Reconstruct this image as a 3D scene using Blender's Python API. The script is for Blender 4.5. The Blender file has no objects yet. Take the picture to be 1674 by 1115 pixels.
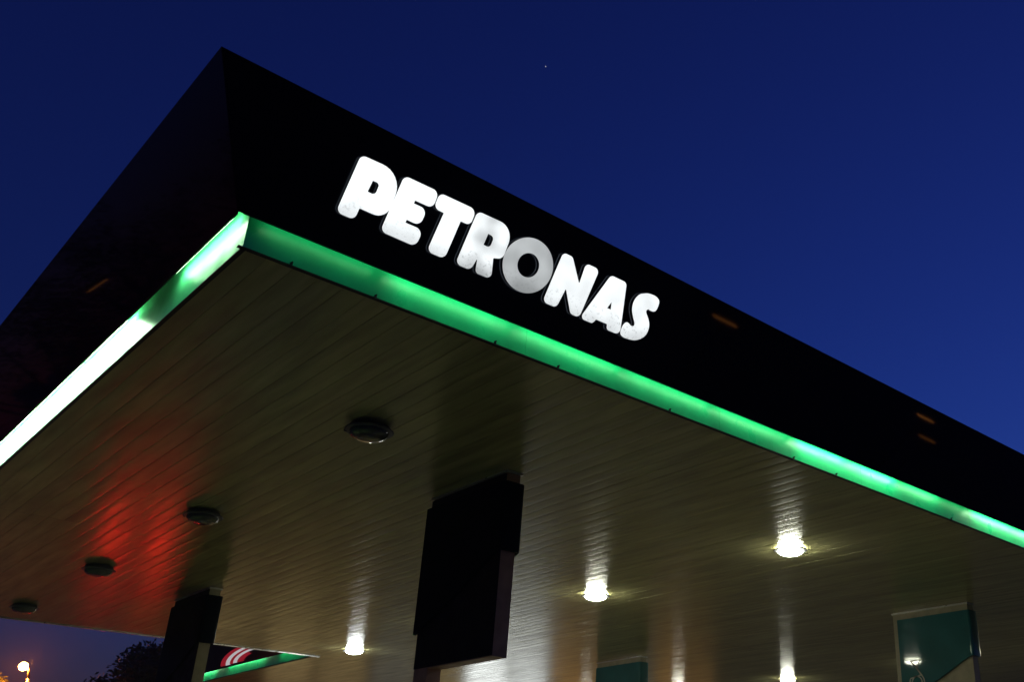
import bpy, math, random
from mathutils import Matrix, Vector
random.seed(7)
S = bpy.context.scene
C = S.collection

# ------------------------------------------------------------------ camera
cam_d = bpy.data.cameras.new('camera')
cam = bpy.data.objects.new('camera', cam_d)
C.objects.link(cam)
RX = (0.7093857603, -0.7047886502, 0.0066933983)
RY = (0.2949560190, 0.2882281055, -0.9110024731)
RZ = (0.6401349779, 0.6482264401, 0.4123465684)
cam.matrix_world = Matrix(((RX[0], -RY[0], -RZ[0], 0), (RX[1], -RY[1], -RZ[1], 0), (RX[2], -RY[2], -RZ[2], 1.6), (0, 0, 0, 1)))
cam_d.sensor_width = 36.0
cam_d.lens = 34.762
cam_d.shift_x = -0.16558
cam_d.shift_y = 0.04130
cam_d.clip_end = 3000
S.camera = cam

# ------------------------------------------------------------------ dusk sky
W = bpy.data.worlds.new("World"); S.world = W; W.use_nodes = True
nt = W.node_tree; nt.nodes.clear()
SUN_EL, SUN_ROT = -0.5, 85.0
sky = nt.nodes.new('ShaderNodeTexSky'); sky.sky_type = 'NISHITA'; sky.sun_disc = False
sky.sun_elevation = math.radians(SUN_EL); sky.sun_rotation = math.radians(SUN_ROT)
sky.ozone_density = 6.0; sky.dust_density = 0.2; sky.air_density = 1.3
tint = nt.nodes.new('ShaderNodeMixRGB'); tint.blend_type = 'MULTIPLY'; tint.inputs[0].default_value = 1.0
tint.inputs[2].default_value = (11.0, 4.9, 4.0, 1)
bg = nt.nodes.new('ShaderNodeBackground'); bg.inputs[1].default_value = 0.15
wo = nt.nodes.new('ShaderNodeOutputWorld')
gm = nt.nodes.new('ShaderNodeGamma'); gm.inputs[1].default_value = 1.4
nt.links.new(sky.outputs[0], gm.inputs[0]); nt.links.new(gm.outputs[0], tint.inputs[1]); nt.links.new(tint.outputs[0], bg.inputs[0]); nt.links.new(bg.outputs[0], wo.inputs[0])

S.view_settings.view_transform = 'Standard'
S.view_settings.look = 'None'
S.view_settings.exposure = 0.0
S.view_settings.gamma = 1.0
S.view_settings.use_curve_mapping = False
S.render.engine = 'CYCLES'
S.cycles.max_bounces = 7; S.cycles.diffuse_bounces = 4; S.cycles.glossy_bounces = 4
S.cycles.sample_clamp_indirect = 4.0
S.cycles.use_denoising = True
S.cycles.use_adaptive_sampling = False

# ------------------------------------------------------------------ materials
def mat(name, col, rough=0.5, metal=0.0, spec=0.5, emit=None, es=0.0, noise=None, bump=None, coat=0.0, coat_r=0.05):
    m = bpy.data.materials.new(name); m.use_nodes = True
    n = m.node_tree; b = n.nodes['Principled BSDF']
    b.inputs['Base Color'].default_value = (*col, 1); b.inputs['Roughness'].default_value = rough
    b.inputs['Metallic'].default_value = metal; b.inputs['Specular IOR Level'].default_value = spec
    b.inputs['Coat Weight'].default_value = coat; b.inputs['Coat Roughness'].default_value = coat_r
    if emit:
        b.inputs['Emission Color'].default_value = (*emit, 1); b.inputs['Emission Strength'].default_value = es
    tc = n.nodes.new('ShaderNodeTexCoord')
    if noise:   # (scale, amount, detail) colour and gloss wear
        t = n.nodes.new('ShaderNodeTexNoise'); t.inputs['Scale'].default_value = noise[0]; t.inputs['Detail'].default_value = noise[2]
        n.links.new(tc.outputs['Object'], t.inputs['Vector'])
        r = n.nodes.new('ShaderNodeMapRange'); r.inputs[1].default_value = 0.3; r.inputs[2].default_value = 0.7
        r.inputs[3].default_value = 1 - noise[1]; r.inputs[4].default_value = 1 + noise[1]*0.3
        n.links.new(t.outputs['Fac'], r.inputs[0])
        mx = n.nodes.new('ShaderNodeMixRGB'); mx.blend_type = 'MULTIPLY'; mx.inputs[0].default_value = 1
        mx.inputs[1].default_value = (*col, 1); n.links.new(r.outputs[0], mx.inputs[2])
        n.links.new(mx.outputs[0], b.inputs['Base Color'])
        rr = n.nodes.new('ShaderNodeMapRange'); rr.inputs[1].default_value = 0.3; rr.inputs[2].default_value = 0.7
        rr.inputs[3].default_value = rough*1.25; rr.inputs[4].default_value = rough*0.85
        n.links.new(t.outputs['Fac'], rr.inputs[0]); n.links.new(rr.outputs[0], b.inputs['Roughness'])
    if bump:
        t = n.nodes.new('ShaderNodeTexNoise'); t.inputs['Scale'].default_value = bump[0]; t.inputs['Detail'].default_value = 3
        n.links.new(tc.outputs['Object'], t.inputs['Vector'])
        bp = n.nodes.new('ShaderNodeBump'); bp.inputs['Strength'].default_value = bump[1]; bp.inputs['Distance'].default_value = bump[2]
        n.links.new(t.outputs['Fac'], bp.inputs['Height']); n.links.new(bp.outputs[0], b.inputs['Normal'])
    return m

M = {}
def soffit_material():
    m = mat('soffit_enamel', (0.52, 0.50, 0.40), 0.25, spec=0.5)
    n = m.node_tree; b = n.nodes['Principled BSDF']
    tc = n.nodes.new('ShaderNodeTexCoord'); oi = n.nodes.new('ShaderNodeObjectInfo')
    # stretched grime along the plank, offset per plank
    mp = n.nodes.new('ShaderNodeMapping'); mp.inputs['Scale'].default_value = (9, 0.9, 1)
    va = n.nodes.new('ShaderNodeVectorMath'); va.operation = 'SCALE'; va.inputs['Scale'].default_value = 37.0
    n.links.new(oi.outputs['Random'], va.inputs[0])
    ad = n.nodes.new('ShaderNodeVectorMath'); ad.operation = 'ADD'
    n.links.new(tc.outputs['Object'], ad.inputs[0]); n.links.new(va.outputs[0], ad.inputs[1]); n.links.new(ad.outputs[0], mp.inputs[0])
    t = n.nodes.new('ShaderNodeTexNoise'); t.inputs['Scale'].default_value = 1.0; t.inputs['Detail'].default_value = 6
    n.links.new(mp.outputs[0], t.inputs['Vector'])
    r = n.nodes.new('ShaderNodeMapRange'); r.inputs[1].default_value = .3; r.inputs[2].default_value = .7; r.inputs[3].default_value = .66; r.inputs[4].default_value = 1.10
    n.links.new(t.outputs['Fac'], r.inputs[0])
    r2 = n.nodes.new('ShaderNodeMapRange'); r2.inputs[3].default_value = .90; r2.inputs[4].default_value = 1.07
    n.links.new(oi.outputs['Random'], r2.inputs[0])
    mu = n.nodes.new('ShaderNodeMath'); mu.operation = 'MULTIPLY'; n.links.new(r.outputs[0], mu.inputs[0]); n.links.new(r2.outputs[0], mu.inputs[1])
    mx = n.nodes.new('ShaderNodeMixRGB'); mx.blend_type = 'MULTIPLY'; mx.inputs[0].default_value = 1
    mx.inputs[1].default_value = (0.53, 0.50, 0.24, 1); n.links.new(mu.outputs[0], mx.inputs[2]); n.links.new(mx.outputs[0], b.inputs['Base Color'])
    rr = n.nodes.new('ShaderNodeMapRange'); rr.inputs[1].default_value = .3; rr.inputs[2].default_value = .7; rr.inputs[3].default_value = .27; rr.inputs[4].default_value = .19
    n.links.new(t.outputs['Fac'], rr.inputs[0]); n.links.new(rr.outputs[0], b.inputs['Roughness'])
    # slow oil-canning of thin sheet
    t2 = n.nodes.new('ShaderNodeTexNoise'); t2.inputs['Scale'].default_value = 2.2; t2.inputs['Detail'].default_value = 1
    n.links.new(ad.outputs[0], t2.inputs['Vector'])
    bp = n.nodes.new('ShaderNodeBump'); bp.inputs['Strength'].default_value = .22; bp.inputs['Distance'].default_value = .004
    n.links.new(t2.outputs['Fac'], bp.inputs['Height']); n.links.new(bp.outputs[0], b.inputs['Normal'])
    return m
M['soffit'] = soffit_material()
M['fascia'] = mat('black_fascia_gloss', (0.005, 0.006, 0.008), 0.035, spec=0.22, noise=(1.5, .4, 4))
M['green'] = mat('green_band_paint', (0.02, 0.70, 0.31), 0.3, spec=0.3, noise=(4, .18, 5))
M['green_overlit'] = mat('green_band_overlit', (0.13, 0.70, 0.36), 0.35, spec=0.3, noise=(4, .18, 5))  # band green with extra red, so the overexposed left wall clips towards white
M['recess'] = mat('pale_green_recess_paint', (0.34, 0.74, 0.50), 0.5, noise=(4, .2, 5))
M['white'] = mat('white_paint', (0.7, 0.7, 0.66), 0.4, noise=(5, .15, 4))
M['cream'] = mat('cream_column_paint', (0.50, 0.45, 0.28), 0.4, noise=(6, .2, 5))
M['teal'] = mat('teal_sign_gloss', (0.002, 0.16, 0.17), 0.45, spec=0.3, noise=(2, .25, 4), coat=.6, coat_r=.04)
M['cream_warm'] = mat('cream_side_warm_lit', (.62, .38, .24), .5, spec=.2, noise=(5, .25, 4))  # cream box recoloured: its dim warm lighting is put into the colour
M['panel_dark'] = mat('shade_dark_panel', (.012, .011, .008), .5, spec=.15, noise=(5, .3, 4))  # near-black colour for the unlit column faces; also on the lamp poles
M['teal_shade'] = mat('teal_gloss_in_shade', (.002, .008, .009), .4, spec=.04, noise=(2, .25, 4))  # the teal wrap darkened to near black, shade put into its colour
M['dark'] = mat('dark_gap', (0.01, 0.01, 0.01), 0.7)
M['alu'] = mat('aluminium_trim', (0.75, 0.73, 0.66), 0.3, metal=.7, noise=(8, .2, 3))
M['house'] = mat('lamp_housing', (0.05, 0.05, 0.05), 0.4)
M['ring'] = mat('lamp_ring_grey', (0.10, 0.10, 0.11), 0.5)
M['roof'] = mat('roof_deck', (0.12, 0.12, 0.12), 0.8, noise=(1, .3, 4))
M['ground'] = mat('worn_concrete', (0.38, 0.33, 0.16), 0.75, noise=(.35, .45, 8), bump=(30, .3, .004))
M['asphalt'] = mat('asphalt', (0.05, 0.05, 0.05), 0.85, noise=(.5, .4, 8), bump=(60, .4, .004))
M['leaf'] = mat('leaf', (0.045, 0.075, 0.025), 0.6, noise=(3, .5, 3))
M['bark'] = mat('bark', (0.09, 0.065, 0.045), 0.85, noise=(9, .5, 5), bump=(14, .6, .02))
M['logo'] = mat('pale_logo_print', (0.62, 0.60, 0.5), 0.4)
M['steel'] = mat('galvanised_pole', (0.34, 0.33, 0.31), 0.45, metal=.6, noise=(7, .25, 4))

def emis(name, col, s):
    m = bpy.data.materials.new(name); m.use_nodes = True; n = m.node_tree; n.nodes.clear()
    e = n.nodes.new('ShaderNodeEmission'); e.inputs[0].default_value = (*col, 1); e.inputs[1].default_value = s
    o = n.nodes.new('ShaderNodeOutputMaterial'); n.links.new(e.outputs[0], o.inputs[0]); return m

# ------------------------------------------------------------------ mesh helpers
class MB:
    def __init__(s): s.v = []; s.f = []; s.mi = []; s.cur = 0
    def face(s, idx): s.f.append(tuple(idx)); s.mi.append(s.cur)
    def hexa(s, p):   # 8 points: bottom 4 ccw, top 4
        k = len(s.v); s.v += [tuple(q) for q in p]
        for q in ((3,2,1,0),(4,5,6,7),(0,1,5,4),(1,2,6,5),(2,3,7,6),(3,0,4,7)): s.face([k+i for i in q])
    def box(s, x0, x1, y0, y1, z0, z1):
        s.hexa([(x0,y0,z0),(x1,y0,z0),(x1,y1,z0),(x0,y1,z0),(x0,y0,z1),(x1,y0,z1),(x1,y1,z1),(x0,y1,z1)])
    def tube(s, pts, rad, seg=8, cap=True):
        rad = rad if isinstance(rad, (list, tuple)) else [rad]*len(pts)
        pts = [Vector(p) for p in pts]; k0 = len(s.v)
        for i, p in enumerate(pts):
            d = (pts[min(i+1, len(pts)-1)] - pts[max(i-1, 0)]).normalized()
            a = Vector((0,0,1)) if abs(d.z) < .9 else Vector((1,0,0))
            u = d.cross(a).normalized(); w = u.cross(d)
            for j in range(seg):
                t = 2*math.pi*j/seg; s.v.append(tuple(p + (u*math.cos(t) + w*math.sin(t))*rad[i]))
        for i in range(len(pts)-1):
            for j in range(seg):
                a = k0+i*seg+j; b = k0+i*seg+(j+1) % seg
                s.face((a, b, b+seg, a+seg))
        if cap:
            s.face([k0+j for j in range(seg)][::-1]); s.face([k0+(len(pts)-1)*seg+j for j in range(seg)])
    def lathe(s, prof, seg=24, c=(0,0,0)):   # prof: list (r,z) from top axis to bottom axis
        k0 = len(s.v)
        for r, z in prof:
            for j in range(seg):
                t = 2*math.pi*j/seg; s.v.append((c[0]+r*math.cos(t), c[1]+r*math.sin(t), c[2]+z))
        for i in range(len(prof)-1):
            for j in range(seg):
                a = k0+i*seg+j; b = k0+i*seg+(j+1) % seg
                s.face((a, a+seg, b+seg, b))
    def prism(s, poly, axis, a, b):   # poly in the two other axes
        def mk(u, v, w): return {'x': (w,u,v), 'y': (u,w,v), 'z': (u,v,w)}[axis]
        k = len(s.v); n = len(poly)
        s.v += [mk(u, v, a) for u, v in poly] + [mk(u, v, b) for u, v in poly]
        s.face(range(k, k+n)); s.face(range(k+2*n-1, k+n-1, -1))
        for i in range(n):
            j = (i+1) % n; s.face((k+i, k+n+i, k+n+j, k+j))
    def mesh(s, name, mats, smooth=False):
        me = bpy.data.meshes.new(name); me.from_pydata(s.v, [], s.f)
        for m in (mats if isinstance(mats, list) else [mats]): me.materials.append(m)
        for p, i in zip(me.polygons, s.mi): p.material_index = i; p.use_smooth = smooth
        me.update(); return me

def fixnormals(me):
    import bmesh
    b = bmesh.new(); b.from_mesh(me); bmesh.ops.recalc_face_normals(b, faces=b.faces); b.to_mesh(me); b.free(); return me

def link(name, me, parent=None, loc=None, rot=None):
    o = bpy.data.objects.new(name, me); C.objects.link(o)
    if parent is not None: o.parent = parent
    if loc: o.location = loc
    if rot: o.rotation_euler = rot
    return o
def build(name, mb, m, parent=None, smooth=False, loc=None, fix=True):
    me = mb.mesh(name, m, smooth)
    if fix: fixnormals(me)
    return link(name, me, parent, loc)
def tag(o, label, cat, group=None):
    o['label'] = label; o['category'] = cat
    if group: o['group'] = group
    return o
def thing(name, label, cat, loc=(0,0,0), group=None, rz=0):
    o = bpy.data.objects.new(name, None); C.objects.link(o); o.location = loc; o.rotation_euler = (0,0,rz)
    o.empty_display_size = .3
    return tag(o, label, cat, group)
def struct(name, mb, m):
    o = build(name, mb, m); o['kind'] = 'structure'; return o
def autosmooth(me, ang=35):
    for p in me.polygons: p.use_smooth = True
    me.set_sharp_from_angle(angle=math.radians(ang))

# ------------------------------------------------------------------ key dimensions (metres, camera at 0,0,1.6)
ZS = 5.2                              # soffit
OX, OY, OZ = 1.789, 6.063, 5.375      # bottom lip corner of the fascia
LEAN, FH = 0.4496, 0.8305             # the fascia leans outward by LEAN over its height FH
WI = 0.1217                           # the lit band is set back this far
XE, YB, YE = 27.9, 22.5, 30.2         # right end, back edge of the front bay, end of the rear bay
X2 = 10.36                            # left edge of the rear bay soffit
x0, y0 = OX+WI, OY+WI

# ------------------------------------------------------------------ ground
g = MB(); g.box(-300, 300, -300, 300, -.6, -.008); struct('ground', g, M['asphalt'])
g = MB(); g.box(-6, 40, -2, 60, -.3, -.002); struct('forecourt', g, M['ground'])
g = MB(); g.box(-120, 140, -22, -10, -.3, -.004); struct('road', g, mat('road_asphalt', (.045,.045,.047), .8, noise=(.4,.4,8)))

# ------------------------------------------------------------------ canopy
canopy = thing('station_canopy', 'huge petrol station canopy with black leaning fascia, glowing green edge and plank soffit', 'canopy')
PW = 0.19
def plank_mesh(ylen):
    mb = MB(); K = 12; h = PW/2-.0018
    pts = []
    for i in range(K+1):
        t = -1+2*i/K
        pts.append((t*h, .0004*t*t + .0012*abs(t)**6))
    pts = [(-h, .022)] + pts + [(h, .022)]
    n = len(pts)
    for y in (.002, ylen-.002):
        mb.v += [(x, y, z) for x, z in pts]
    for i in range(n-1): mb.face((i, i+n, i+n+1, i+1))
    me = mb.mesh('soffit_plank', M['soffit'], True); fixnormals(me)
    me.set_sharp_from_angle(angle=math.radians(50))
    return me
YJ = 14.43
front_me, back_me, rear_me = plank_mesh(YJ-y0), plank_mesh(YB-YJ), plank_mesh(YE-YJ)
ncol = int((XE-x0)/PW)
rear = MB()
for i in range(ncol):
    x = x0+PW*(i+.5)
    for me, ys in ((front_me, y0), (back_me, YJ)):
        o = link('soffit_plank', me, canopy, (x, ys, ZS+random.uniform(-.0008, .0008)), (0, math.radians(random.gauss(0, .14)), 0))
# planks of the rear bay: one joined part
vs, fs = [], []
for i in range(ncol):
    x = x0+PW*(i+.5)
    if x-PW/2 < X2-.02: continue
    k = len(rear.v); n = len(rear_me.vertices)//2
    for v in rear_me.vertices: 
        yy = YB+.002 if v.co.y < 1 else YE
        rear.v.append((x+v.co.x, yy, ZS+v.co.z))
    for p in rear_me.polygons: rear.face([k+j for j in p.vertices])
o = build('soffit_planks', rear, M['soffit'], canopy, True, fix=False); o['kind'] = 'stuff'
o.data.set_sharp_from_angle(angle=math.radians(50))
# backing deck above planks, and roof
d = MB(); d.box(x0+.02, XE+.1, y0+.02, YB, ZS+.05, ZS+.08); d.box(X2+.02, XE+.1, YB, YE, ZS+.05, ZS+.08); build('soffit_backing', d, M['dark'], canopy)
d = MB(); d.box(OX-.08, XE+.2, OY-.08, YB+.2, 5.72, 5.78); d.box(X2-.2, XE+.2, YB+.2, YE+.2, 5.72, 5.78); build('roof_deck', d, M['roof'], canopy)

# fascia panels, 3 m long, leaning out at the top, mitred at corners
TH = .012
def fas_panel(axis, a0, a1, base, sgn, m0=0, m1=0, z0=OZ, h=FH, lean=LEAN):
    """panel along axis from a0 to a1; base = bottom coordinate on other axis; sgn = outward direction; m0,m1 mitre (top grows outward)"""
    b0, b1 = base, base+sgn*lean
    def pt(a, o, z): return (a, o, z) if axis == 'x' else (o, a, z)
    i = -sgn*TH
    p = [pt(a0, b0, z0), pt(a1, b0, z0), pt(a1, b0+i, z0), pt(a0, b0+i, z0),
         pt(a0-m0*lean, b1, z0+h), pt(a1+m1*lean, b1, z0+h), pt(a1+m1*lean, b1+i, z0+h), pt(a0-m0*lean, b1+i, z0+h)]
    mb = MB(); mb.hexa(p); return mb
def fascia_run(axis, a0, a1, base, sgn, m0=0, m1=0):
    n = max(1, round((a1-a0)/3.0)); st = (a1-a0)/n
    for i in range(n):
        s, e = a0+i*st+(0 if i == 0 else .003), a0+(i+1)*st-(0 if i == n-1 else .003)
        build('fascia_panel', fas_panel(axis, s, e, base, sgn, m0 if i == 0 else 0, m1 if i == n-1 else 0), M['fascia'], canopy)
_fr = fascia_run
def fascia_run(axis, a0, a1, base, sgn, m0=0, m1=0):
    _fr(axis, a0, a1, base, sgn, m0, m1)
    build('fascia_backing', fas_panel(axis, a0+.05*(m0 >= 0), a1-.05, base-sgn*(TH+.001), sgn, m0, m1, OZ+.004, FH-.02, LEAN-.01), M['dark'], canopy)
fascia_run('x', OX, XE+WI, OY, -1, 1, 1)                # long front face that carries the lettering
fascia_run('y', OY, YB+WI, OX, -1, 1, 1)                # left face
fascia_run('x', OX, X2-WI, YB+WI, 1, 1, -1)             # back of the front bay
fascia_run('y', YB+WI, YE, X2-WI, -1, -1, 1)            # left face of the rear bay
fascia_run('x', X2-WI, XE+WI, YE+WI, 1, 1, 1)
fascia_run('y', OY, YE+WI, XE+WI, 1, 1, 1)

# lit recess: green wall, green ceiling, pale lip, batten and tubes
def tube_mat(s): 
    if s not in TM: TM[s] = emis('green_white_tube', (0.58, 1.0, 0.58), s)
    return TM[s]
TM = {}
WT = .02
def band(axis, a0, a1, base, sgn, tubes, pad0=0, pad1=0, to=.07, tz=.10, paint='green'):
    """base: wall plane; outward = sgn"""
    def bx(mb, s, e, o0, o1, z0, z1):
        lo, hi = min(o0, o1), max(o0, o1)
        if axis == 'x': mb.box(s, e, lo, hi, z0, z1)
        else: mb.box(lo, hi, s, e, z0, z1)
    n = max(1, round((a1-a0)/2.44)); st = (a1-a0)/n
    for i in range(n):
        mb = MB(); bx(mb, a0+i*st+.0015, a0+(i+1)*st-.0015, base, base-sgn*WT, ZS-.002, OZ+.27)
        build('lit_band_panel', mb, M[paint], canopy)
    mb = MB(); bx(mb, a0-pad0, a1+pad1, base+sgn*.004, base-sgn*.03, ZS-.012, ZS-.004); build('edge_trim', mb, M['dark'], canopy)
    mb = MB(); bx(mb, a0-pad0*4, a1+pad1*4, base+sgn*(WI+.08), base-sgn*WT, OZ+.272, OZ+.29); build('recess_ceiling', mb, M['recess'], canopy)
    for s, e, k in tubes:
        if e-s > .2:
            mb = MB(); bx(mb, s, e, base+sgn*(to-.018), base+sgn*(to+.018), OZ+tz+.025, OZ+tz+.07); build('tube_batten', mb, M['white'], canopy)
        if k > 0:
            def P(a): return (a, base+sgn*to, OZ+tz) if axis == 'x' else (base+sgn*to, a, OZ+tz)
            mb = MB(); mb.tube([P(s+.03), P(e-.03)], .019, 8)
            build('fluorescent_tube', mb, tube_mat(k), canopy, True)
def tubes_between(a, b, k, L=1.2):
    n = max(1, round((b-a)/L)); st = (b-a)/n
    return [(a+i*st+.01, a+(i+1)*st-.01, k*(1+.0*i)) for i in range(n)]
TB = 7.0
right_tubes = [(2.0, 2.9, TB*.38)] + tubes_between(2.95, 7.75, TB) + tubes_between(7.8, 9.75, TB*3.6) + tubes_between(9.8, 10.7, TB*1.5) + [(10.72, 11.35, TB*.45)] + tubes_between(11.4, 13.8, TB*3) + tubes_between(13.9, XE, TB*1.4)
left_tubes = [(6.3, 7.42, TB*4), (7.45, 8.42, 0)] + tubes_between(8.45, 15.6, TB*19) + tubes_between(15.7, YB, TB*2)
band('x', x0, XE, y0, -1, right_tubes, pad0=.03, to=.100, tz=.052)
band('y', y0, YB, x0, -1, left_tubes, pad1=.0, paint='green_overlit')
band('y', YB+.15, YE, X2, -1, tubes_between(22.9, 24.2, TB*1.2)+[(24.2,24.9,0)]+tubes_between(25.0, 27.3, TB*1.6)+[(27.3,27.9,0)]+tubes_between(28.0, YE, TB*2.5))
# pale angle along the back edge of the front bay
mb = MB(); mb.box(x0, X2+.2, YB+.001, YB+.032, ZS-.022, ZS+.05); build('back_edge_angle', mb, M['alu'], canopy)
mb = MB(); mb.box(x0, X2-WI, YB+.035, YB+.06, ZS+.02, OZ+.27); build('back_board', mb, M['dark'], canopy)
# small clips under the front band
for cx in (2.25, 2.9, 3.97, 4.62, 5.95, 7.78, 8.52, 10.9):
    mb = MB(); mb.box(cx-.008, cx+.008, y0-.010, y0+.004, ZS-.020, ZS+.014); mb.tube([(cx, y0-.010, ZS+.012), (cx, y0-.022, ZS+.012)], .006, 6)
    build('clip', mb, M['dark'], canopy)

# ------------------------------------------------------------------ lettering
UP = Vector((0, -LEAN, FH)).normalized(); NO = Vector((0, -FH, -LEAN)).normalized()
def rounded(pts):
    out = []
    n = len(pts)
    for i, (x, y, r) in enumerate(pts):
        p = Vector((x, y)); a = Vector(pts[i-1][:2])-p; b = Vector(pts[(i+1) % n][:2])-p
        la, lb = a.length, b.length; a.normalize(); b.normalize()
        ang = math.acos(max(-1, min(1, a.dot(b))))
        if ang > 3.05 or r < .002: out.append((x, y)); continue
        d = min(r/math.tan(ang/2), la*.5, lb*.5); rr = d*math.tan(ang/2)
        c = p+(a+b).normalized()*(rr/math.sin(ang/2))
        s = p+a*d-c; e = p+b*d-c
        a0 = math.atan2(s.y, s.x); a1 = math.atan2(e.y, e.x); da = (a1-a0+math.pi) % (2*math.pi)-math.pi
        k = max(3, int(abs(da)/.18))
        for j in range(k+1):
            t = a0+da*j/k; out.append((c.x+rr*math.cos(t), c.y+rr*math.sin(t)))
    return out
def catmull(pts, k=4):
    out = []; n = len(pts)
    for i in range(n):
        p0, p1, p2, p3 = [Vector(pts[(i+j-1) % n]) for j in range(4)]
        for j in range(k):
            t = j/k
            q = .5*((2*p1)+(-p0+p2)*t+(2*p0-5*p1+4*p2-p3)*t*t+(-p0+3*p1-3*p2+p3)*t**3)
            out.append((q.x, q.y))
    return out
def ell(cx, cy, rx, ry, n=56): return [(cx+rx*math.cos(2*math.pi*i/n), cy+ry*math.sin(2*math.pi*i/n)) for i in range(n)]
LET = {
 'P': [rounded([(.610,.252,.045),(.630,.703,.045),(.966,.712,.19),(.970,.345,.19),(.757,.345,.004),(.752,.252,.045)]),
       rounded([(.768,.480,.004),(.775,.568,.004),(.829,.570,.05),(.827,.478,.05)])],
 'E': [rounded([(.958,.252,.045),(.978,.703,.045),(1.271,.706,.05),(1.273,.570,.05),(1.122,.568,.003),(1.121,.544,.003),(1.234,.545,.055),(1.227,.409,.055),(1.114,.410,.003),(1.113,.386,.003),(1.264,.389,.055),(1.252,.251,.055)])],
 'T': [rounded([(1.280,.702,.045),(1.608,.706,.055),(1.606,.572,.05),(1.519,.572,.006),(1.504,.253,.05),(1.349,.253,.045),(1.367,.574,.006),(1.278,.577,.045)])],
 'R': [rounded([(1.602,.253,.045),(1.621,.702,.045),(1.968,.708,.18),(1.968,.440,.15),(1.888,.415,.008),(1.937,.252,.04),(1.786,.250,.035),(1.760,.362,.003),(1.741,.253,.05)]),
       rounded([(1.768,.480,.004),(1.773,.575,.004),(1.830,.570,.05),(1.828,.478,.05)])],
 'O': [ell(2.205,.478,.236,.226), ell(2.205,.480,.101,.099)],
 'N': [rounded([(2.448,.252,.045),(2.470,.702,.04),(2.570,.702,.045),(2.722,.518,.004),(2.717,.702,.04),(2.866,.704,.045),(2.840,.251,.045),(2.745,.252,.045),(2.617,.432,.004),(2.592,.251,.045)])],
 'A': [rounded([(2.848,.251,.035),(2.997,.703,.045),(3.180,.704,.045),(3.305,.252,.045),(3.150,.251,.035),(3.134,.297,.004),(3.010,.296,.004),(2.988,.251,.035)]),
       [(3.100,.491),(3.119,.428),(3.078,.427)]],
 'S': [catmull([(3.400,.685),(3.44,.701),(3.51,.708),(3.560,.698),(3.588,.675),(3.594,.63),(3.586,.588),(3.560,.570),(3.525,.568),(3.500,.570),(3.487,.550),(3.500,.528),(3.545,.485),(3.574,.440),(3.581,.383),(3.565,.332),(3.524,.290),(3.47,.262),(3.40,.250),(3.34,.250),(3.304,.268),(3.295,.31),(3.303,.358),(3.325,.383),(3.352,.383),(3.385,.371),(3.412,.379),(3.410,.405),(3.372,.45),(3.335,.505),(3.320,.565),(3.330,.62),(3.358,.662)])],
}
def letter_material(base, lo, dirt, seed):
    m = bpy.data.materials.new('lit_letter_face'); m.use_nodes = True; n = m.node_tree; n.nodes.clear()
    tc = n.nodes.new('ShaderNodeTexCoord')
    ad = n.nodes.new('ShaderNodeVectorMath'); ad.operation = 'ADD'; ad.inputs[1].default_value = (seed, seed*2.1, 0); n.links.new(tc.outputs['Object'], ad.inputs[0])
    t = n.nodes.new('ShaderNodeTexNoise'); t.inputs['Scale'].default_value = 4.0; t.inputs['Detail'].default_value = 1.5; n.links.new(ad.outputs[0], t.inputs['Vector'])
    r = n.nodes.new('ShaderNodeMapRange'); r.inputs[1].default_value = .35; r.inputs[2].default_value = .62; r.inputs[3].default_value = lo; r.inputs[4].default_value = base
    n.links.new(t.outputs['Fac'], r.inputs[0])
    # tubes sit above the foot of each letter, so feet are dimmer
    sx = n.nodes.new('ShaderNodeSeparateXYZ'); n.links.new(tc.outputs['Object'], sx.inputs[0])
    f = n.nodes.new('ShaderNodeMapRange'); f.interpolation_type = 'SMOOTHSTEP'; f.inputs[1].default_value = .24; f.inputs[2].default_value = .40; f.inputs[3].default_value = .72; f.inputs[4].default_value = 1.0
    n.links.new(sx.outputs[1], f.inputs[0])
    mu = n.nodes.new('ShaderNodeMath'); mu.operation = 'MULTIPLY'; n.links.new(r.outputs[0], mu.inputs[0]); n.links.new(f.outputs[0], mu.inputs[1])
    # grime specks collected low in the letter
    t3 = n.nodes.new('ShaderNodeTexNoise'); t3.inputs['Scale'].default_value = 38; t3.inputs['Detail'].default_value = 5; n.links.new(ad.outputs[0], t3.inputs['Vector'])
    r3 = n.nodes.new('ShaderNodeMapRange'); r3.inputs[1].default_value = .56; r3.inputs[2].default_value = .68; r3.inputs[3].default_value = 1; r3.inputs[4].default_value = 1-dirt
    n.links.new(t3.outputs['Fac'], r3.inputs[0])
    f3 = n.nodes.new('ShaderNodeMapRange'); f3.inputs[1].default_value = .25; f3.inputs[2].default_value = .42; f3.inputs[3].default_value = 0; f3.inputs[4].default_value = 1; n.links.new(sx.outputs[1], f3.inputs[0])
    mx = n.nodes.new('ShaderNodeMath'); mx.operation = 'MAXIMUM'; n.links.new(r3.outputs[0], mx.inputs[0]); n.links.new(f3.outputs[0], mx.inputs[1])
    m2 = n.nodes.new('ShaderNodeMath'); m2.operation = 'MULTIPLY'; n.links.new(mu.outputs[0], m2.inputs[0]); n.links.new(mx.outputs[0], m2.inputs[1])
    e = n.nodes.new('ShaderNodeEmission'); e.inputs[0].default_value = (.93, .98, 1.0, 1); n.links.new(m2.outputs[0], e.inputs[1])
    o = n.nodes.new('ShaderNodeOutputMaterial'); n.links.new(e.outputs[0], o.inputs[0]); return m
ret_on = mat('letter_return', (.012, .012, .016), .5); ret_dim = ret_on; bloom_glow = emis('letter_bloom_glow', (.75, .85, 1.0), 2.0)  # glowing letter backs added to imitate a lens-bloom halo on the fascia
sign = thing('lettering_sign', 'illuminated white PETRONAS channel letters standing off the black front fascia', 'sign')
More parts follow.
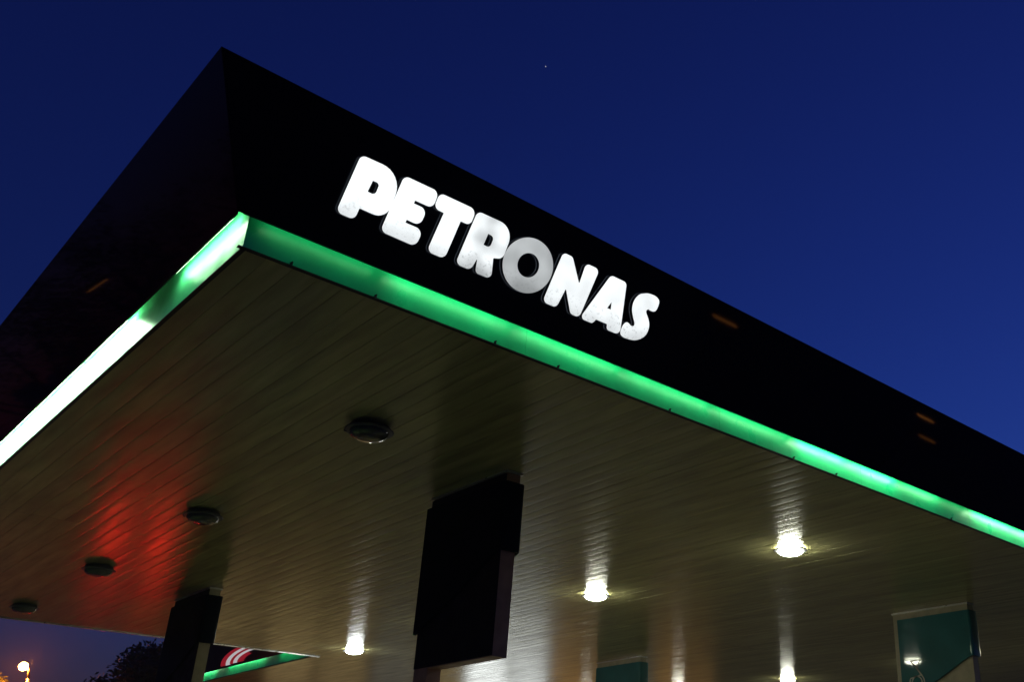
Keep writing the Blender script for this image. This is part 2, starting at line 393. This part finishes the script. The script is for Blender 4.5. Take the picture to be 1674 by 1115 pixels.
sign.matrix_world = Matrix(((1, 0, 0, OX), (0, UP.y, NO.y, OY), (0, UP.z, NO.z, OZ), (0, 0, 0, 1)))
def letter(ch, loops, base, lo, dirt, seed, ret):
    cu = bpy.data.curves.new('letter', 'CURVE'); cu.dimensions = '2D'; cu.fill_mode = 'BOTH'; cu.extrude = .020
    for lp in loops:
        sp = cu.splines.new('POLY'); sp.points.add(len(lp)-1)
        for q, (x, y) in zip(sp.points, lp): q.co = (x*.9937-.0113, y*.9937-.0027, 0, 1)
        sp.use_cyclic_u = True
    tmp = bpy.data.objects.new('tmp_curve', cu); C.objects.link(tmp)
    me = bpy.data.meshes.new_from_object(tmp.evaluated_get(bpy.context.evaluated_depsgraph_get()))
    bpy.data.objects.remove(tmp)
    me.name = 'letter'; me.materials.clear(); me.materials.append(letter_material(base, lo, dirt, seed)); me.materials.append(ret)
    me.materials.append(bloom_glow)
    for p in me.polygons: p.material_index = (0 if p.center.z > 0 else 2) if abs(p.normal.z) > .5 else 1
    o = link('letter', me, sign, (0, 0, .026)); o['label'] = 'letter ' + ch + (' lit dimmer grey' if ch == 'O' else ' lit white')
    return o
PAR = {'P': (1.22,1.1,.2,0,ret_on),'E': (1.2,1.1,.15,3,ret_on),'T': (1.2,1.08,.1,5,ret_on),'R': (1.1,.62,.25,8.3,ret_on),'O': (.56,.42,.12,11,ret_dim),'N': (1.15,.95,.25,14,ret_on),'A': (1.18,1.0,.25,17,ret_on),'S': (1.15,.95,.3,21,ret_on)}
for ch in 'PETRONAS': letter(ch, LET[ch], *PAR[ch])

# ------------------------------------------------------------------ canopy lamps
lampcol = {'warm': (.98, 1.0, .80), 'cool': (.93, 1.0, .97)}
LS = 80
M['lens_warm'] = emis('lit_lens_warm', lampcol['warm'], LS); M['lens_cool'] = emis('lit_lens_cool', lampcol['cool'], LS)
M['lens_off'] = mat('dead_lens_glass', (.10, .11, .09), .15, spec=.6, coat=.5, noise=(14, .4, 3))
def seg_lathe(prof, seg): 
    mb = MB(); mb.lathe(prof, seg); return mb
HP = [(.0,-.0),(.16,-.0),(.166,-.004),(.180,-.026),(.0,-.0265)]
RP = [(.175,-.026),(.226,-.027),(.234,-.034),(.226,-.044),(.175,-.046),(.175,-.026)]
LP = [(.182,-.040),(.178,-.054),(.158,-.075),(.120,-.092),(.070,-.101),(.001,-.104)]
rm = fixnormals(seg_lathe(RP, 24).mesh('trim_ring', M['ring'])); autosmooth(rm)
lens_me = {}; up_me = {}
for k in ('warm', 'cool', 'off'):
    if k == 'off':
        HP = [(.0,-.0),(.155,-.0),(.19,-.016),(.205,-.054),(.0,-.055)]; LP = [(.190,-.070),(.186,-.092),(.166,-.120),(.128,-.142),(.072,-.156),(.001,-.160)]
    me = fixnormals(seg_lathe(LP, 16 if k != 'off' else 20).mesh('lens', M['lens_'+k])); autosmooth(me, 60); lens_me[k] = me
    me = fixnormals(seg_lathe(HP, 16).mesh('upper_lens', M['lens_'+k] if k != 'off' else M['house'])); autosmooth(me, 40); up_me[k] = me
bm_ = MB()
for j in range(3):
    t = 2*math.pi*j/3+.4; bm_.box(.225*math.cos(t)-.012, .225*math.cos(t)+.012, .225*math.sin(t)-.012, .225*math.sin(t)+.012, -.048, -.024)
latch_me = fixnormals(bm_.mesh('latch', M['ring']))
def lamp(x, y, kind, label, group):
    t = thing('canopy_lamp', label, 'lamp', (x, y, ZS-.002), group)
    link('housing' if kind == 'off' else 'upper_lens', up_me[kind], t); dz = (0, 0, -.028 if kind == 'off' else 0)
    link('trim_ring', rm, t, dz); link('latch', latch_me, t, dz)
    link('lens', lens_me[kind], t)
    return t
lamp(4.16, 8.55, 'off', 'unlit round canopy lamp nearest the corner, beside the dark column reflection', 'unlit canopy lamps')
lamp(4.16, 12.70, 'off', 'unlit round canopy lamp between the red glow and the far dark column', 'unlit canopy lamps')
lamp(4.16, 16.75, 'off', 'unlit round canopy lamp at the lower left rim of the red glow', 'unlit canopy lamps')
lamp(4.16, 20.85, 'off', 'unlit round canopy lamp closest to the back edge at far left', 'unlit canopy lamps')
lamp(10.58, 8.53, 'warm', 'largest lit canopy lamp, warm white, right of the teal pillar reflections', 'lit canopy lamps')
lamp(10.62, 12.76, 'warm', 'lit warm canopy lamp above the small teal pillar in the middle', 'lit canopy lamps')
lamp(10.60, 16.87, 'warm', 'lit canopy lamp hidden behind the black signed column', 'lit canopy lamps')
lamp(10.60, 20.97, 'cool', 'lit cool white canopy lamp left of the black signed column', 'lit canopy lamps')
lamp(20.60, 16.87, 'warm', 'lit canopy lamp at the bottom of the picture under the largest lamp', 'lit canopy lamps')
lamp(20.60, 8.55, 'warm', 'lit canopy lamp beyond the right teal pillar', 'lit canopy lamps')
lamp(20.60, 12.72, 'warm', 'lit canopy lamp concealed by the right teal pillar', 'lit canopy lamps')
lamp(20.60, 20.90, 'warm', 'lit far canopy lamp right of the small teal pillar', 'lit canopy lamps')
lamp(20.60, 25.0, 'warm', 'lit canopy lamp deepest in the rear bay', 'lit canopy lamps')

# ------------------------------------------------------------------ signed columns
LOGO = None
EM = (1.08, 3.96)
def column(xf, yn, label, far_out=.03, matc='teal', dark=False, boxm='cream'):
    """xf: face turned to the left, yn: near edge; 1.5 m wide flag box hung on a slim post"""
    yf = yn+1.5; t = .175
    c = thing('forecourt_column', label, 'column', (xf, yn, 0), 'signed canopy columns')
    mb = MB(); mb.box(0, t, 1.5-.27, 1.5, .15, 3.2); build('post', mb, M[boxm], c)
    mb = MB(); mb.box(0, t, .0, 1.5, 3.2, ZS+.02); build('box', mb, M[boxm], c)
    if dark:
        mb = MB(); mb.box(-.012, -.001, .004, 1.496, 3.21, ZS-.04); build('face_shade_sheet', mb, M['panel_dark'], c)  # dark sheet added over the box face in place of its shade
        matc = 'teal_shade'
    mb = MB(); mb.box(-.02, t+.02, -.02, 1.5+.02, ZS-.03, ZS-.005); build('collar', mb, M['alu'], c)
    # teal wrap: u-shaped shell with rounded vertical corners and a sloping foot
    r = .05; off = .05; y_end = 1.5+far_out
    path = [(-off, y_end), (-off, 1.1), (-off, .75), (-off, .45), (-off, .2)]
    path += [(-off+r-r*math.cos(a), -off+r-r*math.sin(a)) for a in [i*math.pi/12 for i in range(7)]]
    path += [(t+off-r+r*math.sin(a), -off+r-r*math.cos(a)) for a in [i*math.pi/12 for i in range(7)]]
    path += [(t+off, .2), (t+off, .45), (t+off, .75), (t+off, 1.1), (t+off, y_end)]
    def zb(y):
        if y < 0.02: return 4.30
        u = y/1.5; return 4.36-.76*u**.82
    inner = []
    n = len(path)
    for i, (x, y) in enumerate(path):
        inner.append((min(max(x, -.006), t+.006), max(y, -.006)))
    mb = MB()
    for (x, y), (a, b) in zip(path, inner):
        mb.v += [(x, y, 5.06), (x, y, zb(y)), (a, b, 5.06), (a, b, zb(y))]
    for i in range(n-1):
        k, q = 4*i, 4*i+4
        mb.face((k, k+1, q+1, q)); mb.face((k+2, q+2, q+3, k+3)); mb.face((k, q, q+2, k+2)); mb.face((k+1, k+3, q+3, q+1))
    mb.face((0, 2, 3, 1)); k = 4*(n-1); mb.face((k, k+1, k+3, k+2))
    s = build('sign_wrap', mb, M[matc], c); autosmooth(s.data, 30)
    # drop emblem on the left face
    lg = MB(); x = -off-.003
    def ring(pts, w=.011, closed=True):
        m_ = len(pts)
        L, R = [], []
        for i in range(m_):
            p = Vector(pts[i]); a = Vector(pts[i-1]) if (closed or i > 0) else p; b = Vector(pts[(i+1) % m_]) if (closed or i < m_-1) else p
            d = (b-a).normalized(); nn = Vector((-d.y, d.x))*w
            L.append(p+nn); R.append(p-nn)
        k = len(lg.v)
        for i in range(m_): lg.v += [(x, L[i].x, L[i].y), (x, R[i].x, R[i].y), (x+.006, L[i].x, L[i].y), (x+.006, R[i].x, R[i].y)]
        for i in range(m_ if closed else m_-1):
            a, b = k+4*i, k+4*((i+1) % m_)
            lg.face((a, a+1, b+1, b)); lg.face((a, b, b+2, a+2)); lg.face((a+1, a+3, b+3, b+1))
    # y runs towards the far side (left in view), z up
    cy, cz = EM
    drop = [(cy+.145*math.cos(a), cz+.145*math.sin(a)) for a in [math.radians(d) for d in range(150, 392, 12)]]
    ring([(cy+.10, cz+.36), (cy-.035, cz+.21)] + drop[::-1][:0] + [(cy-.11, cz+.12)] + drop[::-1] + [(cy-.02, cz+.22), (cy+.05, cz+.31)], closed=False)
    ring([(cy+.10, cz+.36), (cy-.09, cz+.37), (cy-.01, cz+.235)], closed=False)
    ring([(cy+.098*math.cos(a), cz+.098*math.sin(a)) for a in [i*math.pi/12 for i in range(24)]])
    if not dark: build('emblem', lg, M['logo'], s)
    # kerbed island
    return c
column(5.88, 8.66, 'black looking signed column in the middle, its flag box seen against the lit soffit', dark=True, boxm='cream_warm')
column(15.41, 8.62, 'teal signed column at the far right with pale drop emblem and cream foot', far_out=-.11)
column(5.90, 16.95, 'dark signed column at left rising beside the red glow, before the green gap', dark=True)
column(15.50, 16.95, 'small teal signed column low in the middle under a lit lamp', far_out=-.02)

# islands and dispensers under the columns (below the frame, mirrored in the soffit)
for (cx, cy, lb) in ((5.97, 9.4, 'beneath the middle column'), (15.5, 9.4, 'beneath the right column'), (5.97, 17.7, 'beneath the left column'), (15.6, 17.7, 'beneath the small column')):
    mb = MB(); mb.box(cx-.6, cx+.6, cy-2.6, cy+2.6, .0, .15); i_ = build('pump_island', mb, M['white']); tag(i_, 'raised concrete pump island ' + lb, 'island', 'pump islands')
    for s_, w_ in ((-1.75, 'nearer'), (1.7, 'farther')):
        t = thing('fuel_dispenser', w_+' white and teal fuel dispenser on the island ' + lb, 'dispenser', (cx, cy+s_, .15), 'fuel dispensers')
        mb = MB(); mb.box(-.25, .25, -.45, .45, 0, 1.25); mb.box(-.2, .2, -.4, .4, 1.25, 1.32); build('cabinet', mb, M['white'], t)
        mb = MB(); mb.box(-.27, .27, -.47, .47, 1.32, 1.85); build('head', mb, M['teal'], t)
        for q in (-1, 1):
            mb = MB(); mb.tube([(q*.27, -.2, 1.0), (q*.36, -.2, .7), (q*.38, -.1, .35), (q*.33, .05, .6), (q*.28, .1, 1.3)], .018, 6); build('hose', mb, M['dark'], t, True)
            mb = MB(); mb.box(q*.275-.01, q*.275+.01, -.2, .2, 1.45, 1.7); build('display', mb, emis('display_glow', (.8, 1, .6), .25), t)

# ------------------------------------------------------------------ small lit sign on the rear bay fascia
m_w = emis('sign_white_lit', (1, .95, .98), .45); m_r = emis('sign_red_lit', (.75, .03, .06), .32)
ms = thing('striped_sign', 'small lit red and white curved stripe sign on the rear fascia above the green gap', 'sign')
NL = Vector((-FH, 0, -LEAN)).normalized(); UL = Vector((-LEAN, 0, FH)).normalized()
ms.matrix_world = Matrix(((0, UL.x, NL.x, X2-WI), (-1, 0, 0, 27.4), (0, UL.z, NL.z, OZ), (0, 0, 0, 1)))
def stroke(r0, r1, a0, a1, m):
    mb = MB(); n = 12; P_ = []
    for i in range(n+1):
        a = math.radians(a0+(a1-a0)*i/n); P_.append(((2.0*r0*math.cos(a), .40*r0*math.sin(a)), (2.0*r1*math.cos(a), .40*r1*math.sin(a))))
    for i in range(n):
        (p, q), (r, s) = P_[i], P_[i+1]
        mb.hexa([(p[0],p[1],.01),(q[0],q[1],.01),(s[0],s[1],.01),(r[0],r[1],.01),(p[0],p[1],.04),(q[0],q[1],.04),(s[0],s[1],.04),(r[0],r[1],.04)])
    return build('stripe', mb, m, ms, loc=(2.25, .03, 0))
stroke(.95, 1.10, 176, 100, m_r); stroke(.82, .94, 176, 88, m_w); stroke(.72, .81, 174, 95, m_r); stroke(.60, .71, 172, 86, m_w); stroke(.42, .59, 170, 110, m_r)

# ------------------------------------------------------------------ street lamp and trees beyond the back edge
sl = thing('street_lamp', 'glowing orange street lamp on a slim pole at the bottom left corner', 'street lamp', (9.50, 43.9, 0))
mb = MB(); mb.tube([(0,0,0), (0,0,3.5), (0,0,6.55)], [.10,.08,.06], 8); mb.tube([(0,0,6.5), (-.05,.0,6.85), (-.12,0,6.95)], [.055,.045,.045], 8); build('pole', mb, M['steel'], sl, True)
mb = MB(); mb.tube([(-.12,0,6.95), (-.14,0,6.99)], [.07,.09], 10); build('collar', mb, M['steel'], sl, True)
mb = MB(); mb.lathe([(.001,.15)]+[(.15*math.sin(q*math.pi/10), .15*math.cos(q*math.pi/10)) for q in range(1, 10)]+[(.001,-.15)], 16, (-.26,0,6.96)); build('globe', mb, emis('sodium_globe', (1, .22, .02), 1300), sl, True)

def tree(name, label, loc, h, rad, seed, nleaf=5200, group=None):
    R = random.Random(seed); t = thing(name, label, 'tree', loc, group)
    tr = MB(); th = h*.45
    tr.tube([(0,0,-.1),(.1,.05,th*.5),(.0,.15,th),(.15,.1,h*.75)], [.2,.16,.12,.04], 8)
    blobs = []
    for i in range(11):
        a = R.uniform(0, 6.28); d = R.uniform(.25, .8)*rad; z = R.uniform(.5, .88)*h
        tr.tube([(0,.1,th*R.uniform(.7,1)), (d*.5*math.cos(a), d*.5*math.sin(a), (th+z)/2), (d*math.cos(a), d*math.sin(a), z)], [.07,.05,.02], 6)
        blobs.append((d*math.cos(a), d*math.sin(a), z, R.uniform(.28,.46)*rad))
    blobs.append((0,0,h*.86,.38*rad))
    build('trunk', tr, M['bark'], t, True)
    cr = MB()
    for i in range(nleaf):
        bx, by, bz, br = R.choice(blobs)
        u = Vector((R.gauss(0,1), R.gauss(0,1), R.gauss(0,1))).normalized()*br*R.uniform(.3,1)**.5*R.uniform(.85,1.12)
        p = Vector((bx,by,bz))+Vector((u.x,u.y,u.z*.75))
        a = Vector((R.gauss(0,1), R.gauss(0,1), R.gauss(0,.6))).normalized(); b = a.cross(Vector((R.gauss(0,1),R.gauss(0,1),R.gauss(0,1)))).normalized()
        s = R.uniform(.05,.11); k = len(cr.v)
        cr.v += [tuple(p-a*s), tuple(p+b*s*.45), tuple(p+a*s), tuple(p-b*s*.45)]; cr.face((k,k+1,k+2,k+3))
    build('crown', cr, M['leaf'], t, fix=False)
    return t
tree('broadleaf_tree', 'dark tree silhouette rising beside the left dark column', (11.3, 35.0, 0), 7.1, 2.9, 3, 34000)
tree('broadleaf_tree', 'tree lit orange under the glowing street lamp at the corner', (8.7, 46.0, 0), 7.25, 2.1, 5, 9000)

for (tx, ty, th_, lb) in ((-10.5, 41, 12.5, 'unseen tall tree added left of the station, nearest the tall amber lamp'), (-17, 43, 13.5, 'tallest added tree in the unseen row left of the station'), (-23, 38, 12, 'broad added tree at the left end of the row'), (-25, 30, 12.5, 'added tree beside the road left of the forecourt')):  # unseen row added to block the sky mirrored in fascia and columns
    tree('broadleaf_tree', lb, (tx, ty, 0), th_, 4.6, int(tx*7+200), 7000)
# dark belt of woodland round the site
R = random.Random(11); mb = MB()
for i in range(5200):
    a = R.uniform(0, 2*math.pi); d = R.uniform(112, 140); hh = (9.5+2.2*math.sin(a*7)+1.5*math.sin(a*17+1)+R.uniform(-1, 1))
    c0 = Vector((d*math.cos(a), d*math.sin(a), R.uniform(0, 1)**.7*hh)); s_ = R.uniform(1.2, 2.6)
    u = Vector((R.gauss(0,1), R.gauss(0,1), R.gauss(0,1))).normalized(); w = u.cross(Vector((R.gauss(0,1), R.gauss(0,1), R.gauss(0,1)))).normalized()
    k = len(mb.v); mb.v += [tuple(c0-u*s_), tuple(c0+w*s_*.7), tuple(c0+u*s_), tuple(c0-w*s_*.7)]; mb.face((k, k+1, k+2, k+3))
o = build('woodland', mb, M['leaf'], fix=False); tag(o, 'dark belt of distant woodland round the station', 'woodland'); o['kind'] = 'stuff'

# a single star
mb = MB(); mb.lathe([(.001,.5),(.35,.35),(.5,0),(.35,-.35),(.001,-.5)], 8)
_r = Vector(RX)*((892-1114.18)/1616.4)+Vector(RY)*((108-626.64)/1616.4)+Vector(RZ)
_r.normalize(); st = build('star', mb, emis('star_light', (.9,.9,1), .45), loc=tuple(Vector((0,0,1.6))+_r*900)); tag(st, 'single faint star in the deep blue sky above the fascia', 'star')

# ------------------------------------------------------------------ car whose tail lights glow red in the soffit
car = thing('parked_car', 'dark saloon car with glowing red tail lights behind the rear bay', 'car', (8.75, 32.0, 0))
paint = mat('car_paint', (.03,.03,.035), .25, coat=.8); glass = mat('car_glass', (.01,.01,.012), .05)
side = [(0,.35),(-.02,.62),(.02,.95),(.35,1.02),(1.0,1.08),(1.35,1.42),(1.9,1.5),(2.5,1.46),(3.15,1.0),(4.1,.86),(4.35,.65),(4.38,.35),(3.9,.28),(.5,.28)]
mb = MB(); mb.prism([(a, b) for a, b in side], 'x', -.86, .86); bo = build('body', mb, paint, car)
for q in (-1, 1):
    mb = MB(); mb.box(q*.80-.13, q*.80+.13 if False else q*.80+.05, -.045, .02, .72, .94); mb2 = MB(); mb2.box(q*.64-.19, q*.64+.19, -.05, .0, .70, .93)
    build('tail_light', mb2, emis('brake_light_red', (1, .008, .005), 37), car)
    mb = MB(); mb.prism([(1.12,1.08),(1.42,1.38),(1.9,1.44),(2.45,1.4),(2.95,1.06)], 'x', q*.862, q*.868); build('side_window', mb, glass, car)
    for yy in (.85, 3.5):
        mb = MB(); mb.tube([(q*.70, yy, .32), (q*.88, yy, .32)], .32, 18); w_ = build('wheel', mb, M['dark'], car)
mb = MB(); mb.hexa([(-.68,.99,1.10),(.68,.99,1.10),(.68,1.0,1.08),(-.68,1.0,1.08),(-.6,1.31,1.41),(.6,1.31,1.41),(.6,1.33,1.39),(-.6,1.33,1.39)]); build('rear_window', mb, glass, car)
mb = MB(); mb.box(-.26,.26,-.03,-.01,.50,.62); build('number_plate', mb, M['white'], car)

# ------------------------------------------------------------------ shop across the forecourt
shop = thing('station_shop', 'flat roofed station shop with lit windows beyond the pumps', 'building', (14, 41, 0))
mb = MB(); mb.box(0, 30, 0, 9, 0, .5); mb.box(0, 30, .3, 9, .5, 3.4); build('wall', mb, M['cream'], shop)
mb = MB(); mb.box(-.4, 30.4, -1.2, 9.3, 3.4, 4.0); build('roof', mb, M['fascia'], shop)
wl = [('w', .5), ('w', .6), ('w', .5), ('d', .4), ('w', .5), ('c', 5.0), ('c', 3.0), ('o', .7), ('o', .5), ('d', .4), ('o', .8), ('o', .5)]
wc = {'w': (1, .72, .3), 'd': (.6, .6, .5), 'c': (.95, 1, .97), 'o': (1, .50, .14)}
for i, (k, s_) in enumerate(wl):
    xa = .4+i*2.45
    mb = MB(); mb.box(xa-.06, xa+2.26, .2, .296, .5, .56); mb.box(xa-.06, xa+2.26, .2, .296, 2.94, 3.0); mb.box(xa-.06, xa, .2, .296, .56, 2.94); mb.box(xa+2.2, xa+2.26, .2, .296, .56, 2.94); f_ = build('window_frame', mb, M['alu'], shop)
    mb = MB(); mb.box(xa, xa+2.2, .24, .27, .56, 2.94); build('window_pane', mb, emis('lit_shop_window', wc[k], s_), f_)

# ------------------------------------------------------------------ low amber lamps behind the camera, mirrored in the fascia
def amber(px, py, d, P0, hor, label, s=30):
    v = Vector(d).normalized(); p = Vector((OX+P0[0], OY+P0[1], OZ+P0[2]))+v*hor
    t = thing('path_lamp', label, 'lamp', (p.x, p.y, 0), 'path lamps beside the road')
    mb = MB(); mb.tube([(0,0,0),(0,0,p.z-.1)], .03, 8); build('pole', mb, M['panel_dark'], t, True)
    mb = MB(); mb.box(-.32,.32,-.08,.08,p.z+.06,p.z+.12); build('hood', mb, M['panel_dark'], t)
    mb = MB(); mb.box(-.34,.34,-.06,.06,p.z-.013,p.z+.013); build('lens', mb, emis('amber_lens', (1,.36,.08), s), t)
amber(0,0,(.651,-.719,-.244),(4.41,-.373,.688),11.5,'amber path lamp nearest the station behind the photographer', 1.8)
amber(0,0,(.80,-.567,-.191),(7.9,-.376,.695),15,'amber path lamp farther along the road', 1.8)

# ------------------------------------------------------------------ thin haze added in place of lens bloom round the lamps
mb = MB(); mb.box(-305, 305, -305, 305, -1.6, 16.5)
hz = build('haze', mb, None, None) if False else None
me = mb.mesh('haze', []); fixnormals(me); hz = link('haze', me); hz['kind'] = 'stuff'; tag(hz, 'thin haze added to imitate lens glow round the lamps', 'haze')
vm = bpy.data.materials.new('lens_bloom_haze'); vm.use_nodes = True; vn = vm.node_tree; vn.nodes.clear()
pv = vn.nodes.new('ShaderNodeVolumePrincipled'); pv.inputs['Density'].default_value = .0016; pv.inputs['Color'].default_value = (.9, .9, .9, 1)
vo = vn.nodes.new('ShaderNodeOutputMaterial'); vn.links.new(pv.outputs[0], vo.inputs['Volume']); me.materials.append(vm)
S.cycles.volume_bounces = 0
amber(0,0,(.806,-.561,-.215),(8.3,-.32,.60),15,'small amber path lamp at the far end of the road', .9)
amber(0,0,(-.448,.889,.096),(-.194,2.527,.358),24,'tall amber lamp left of the station, mirrored in the side fascia', .4)
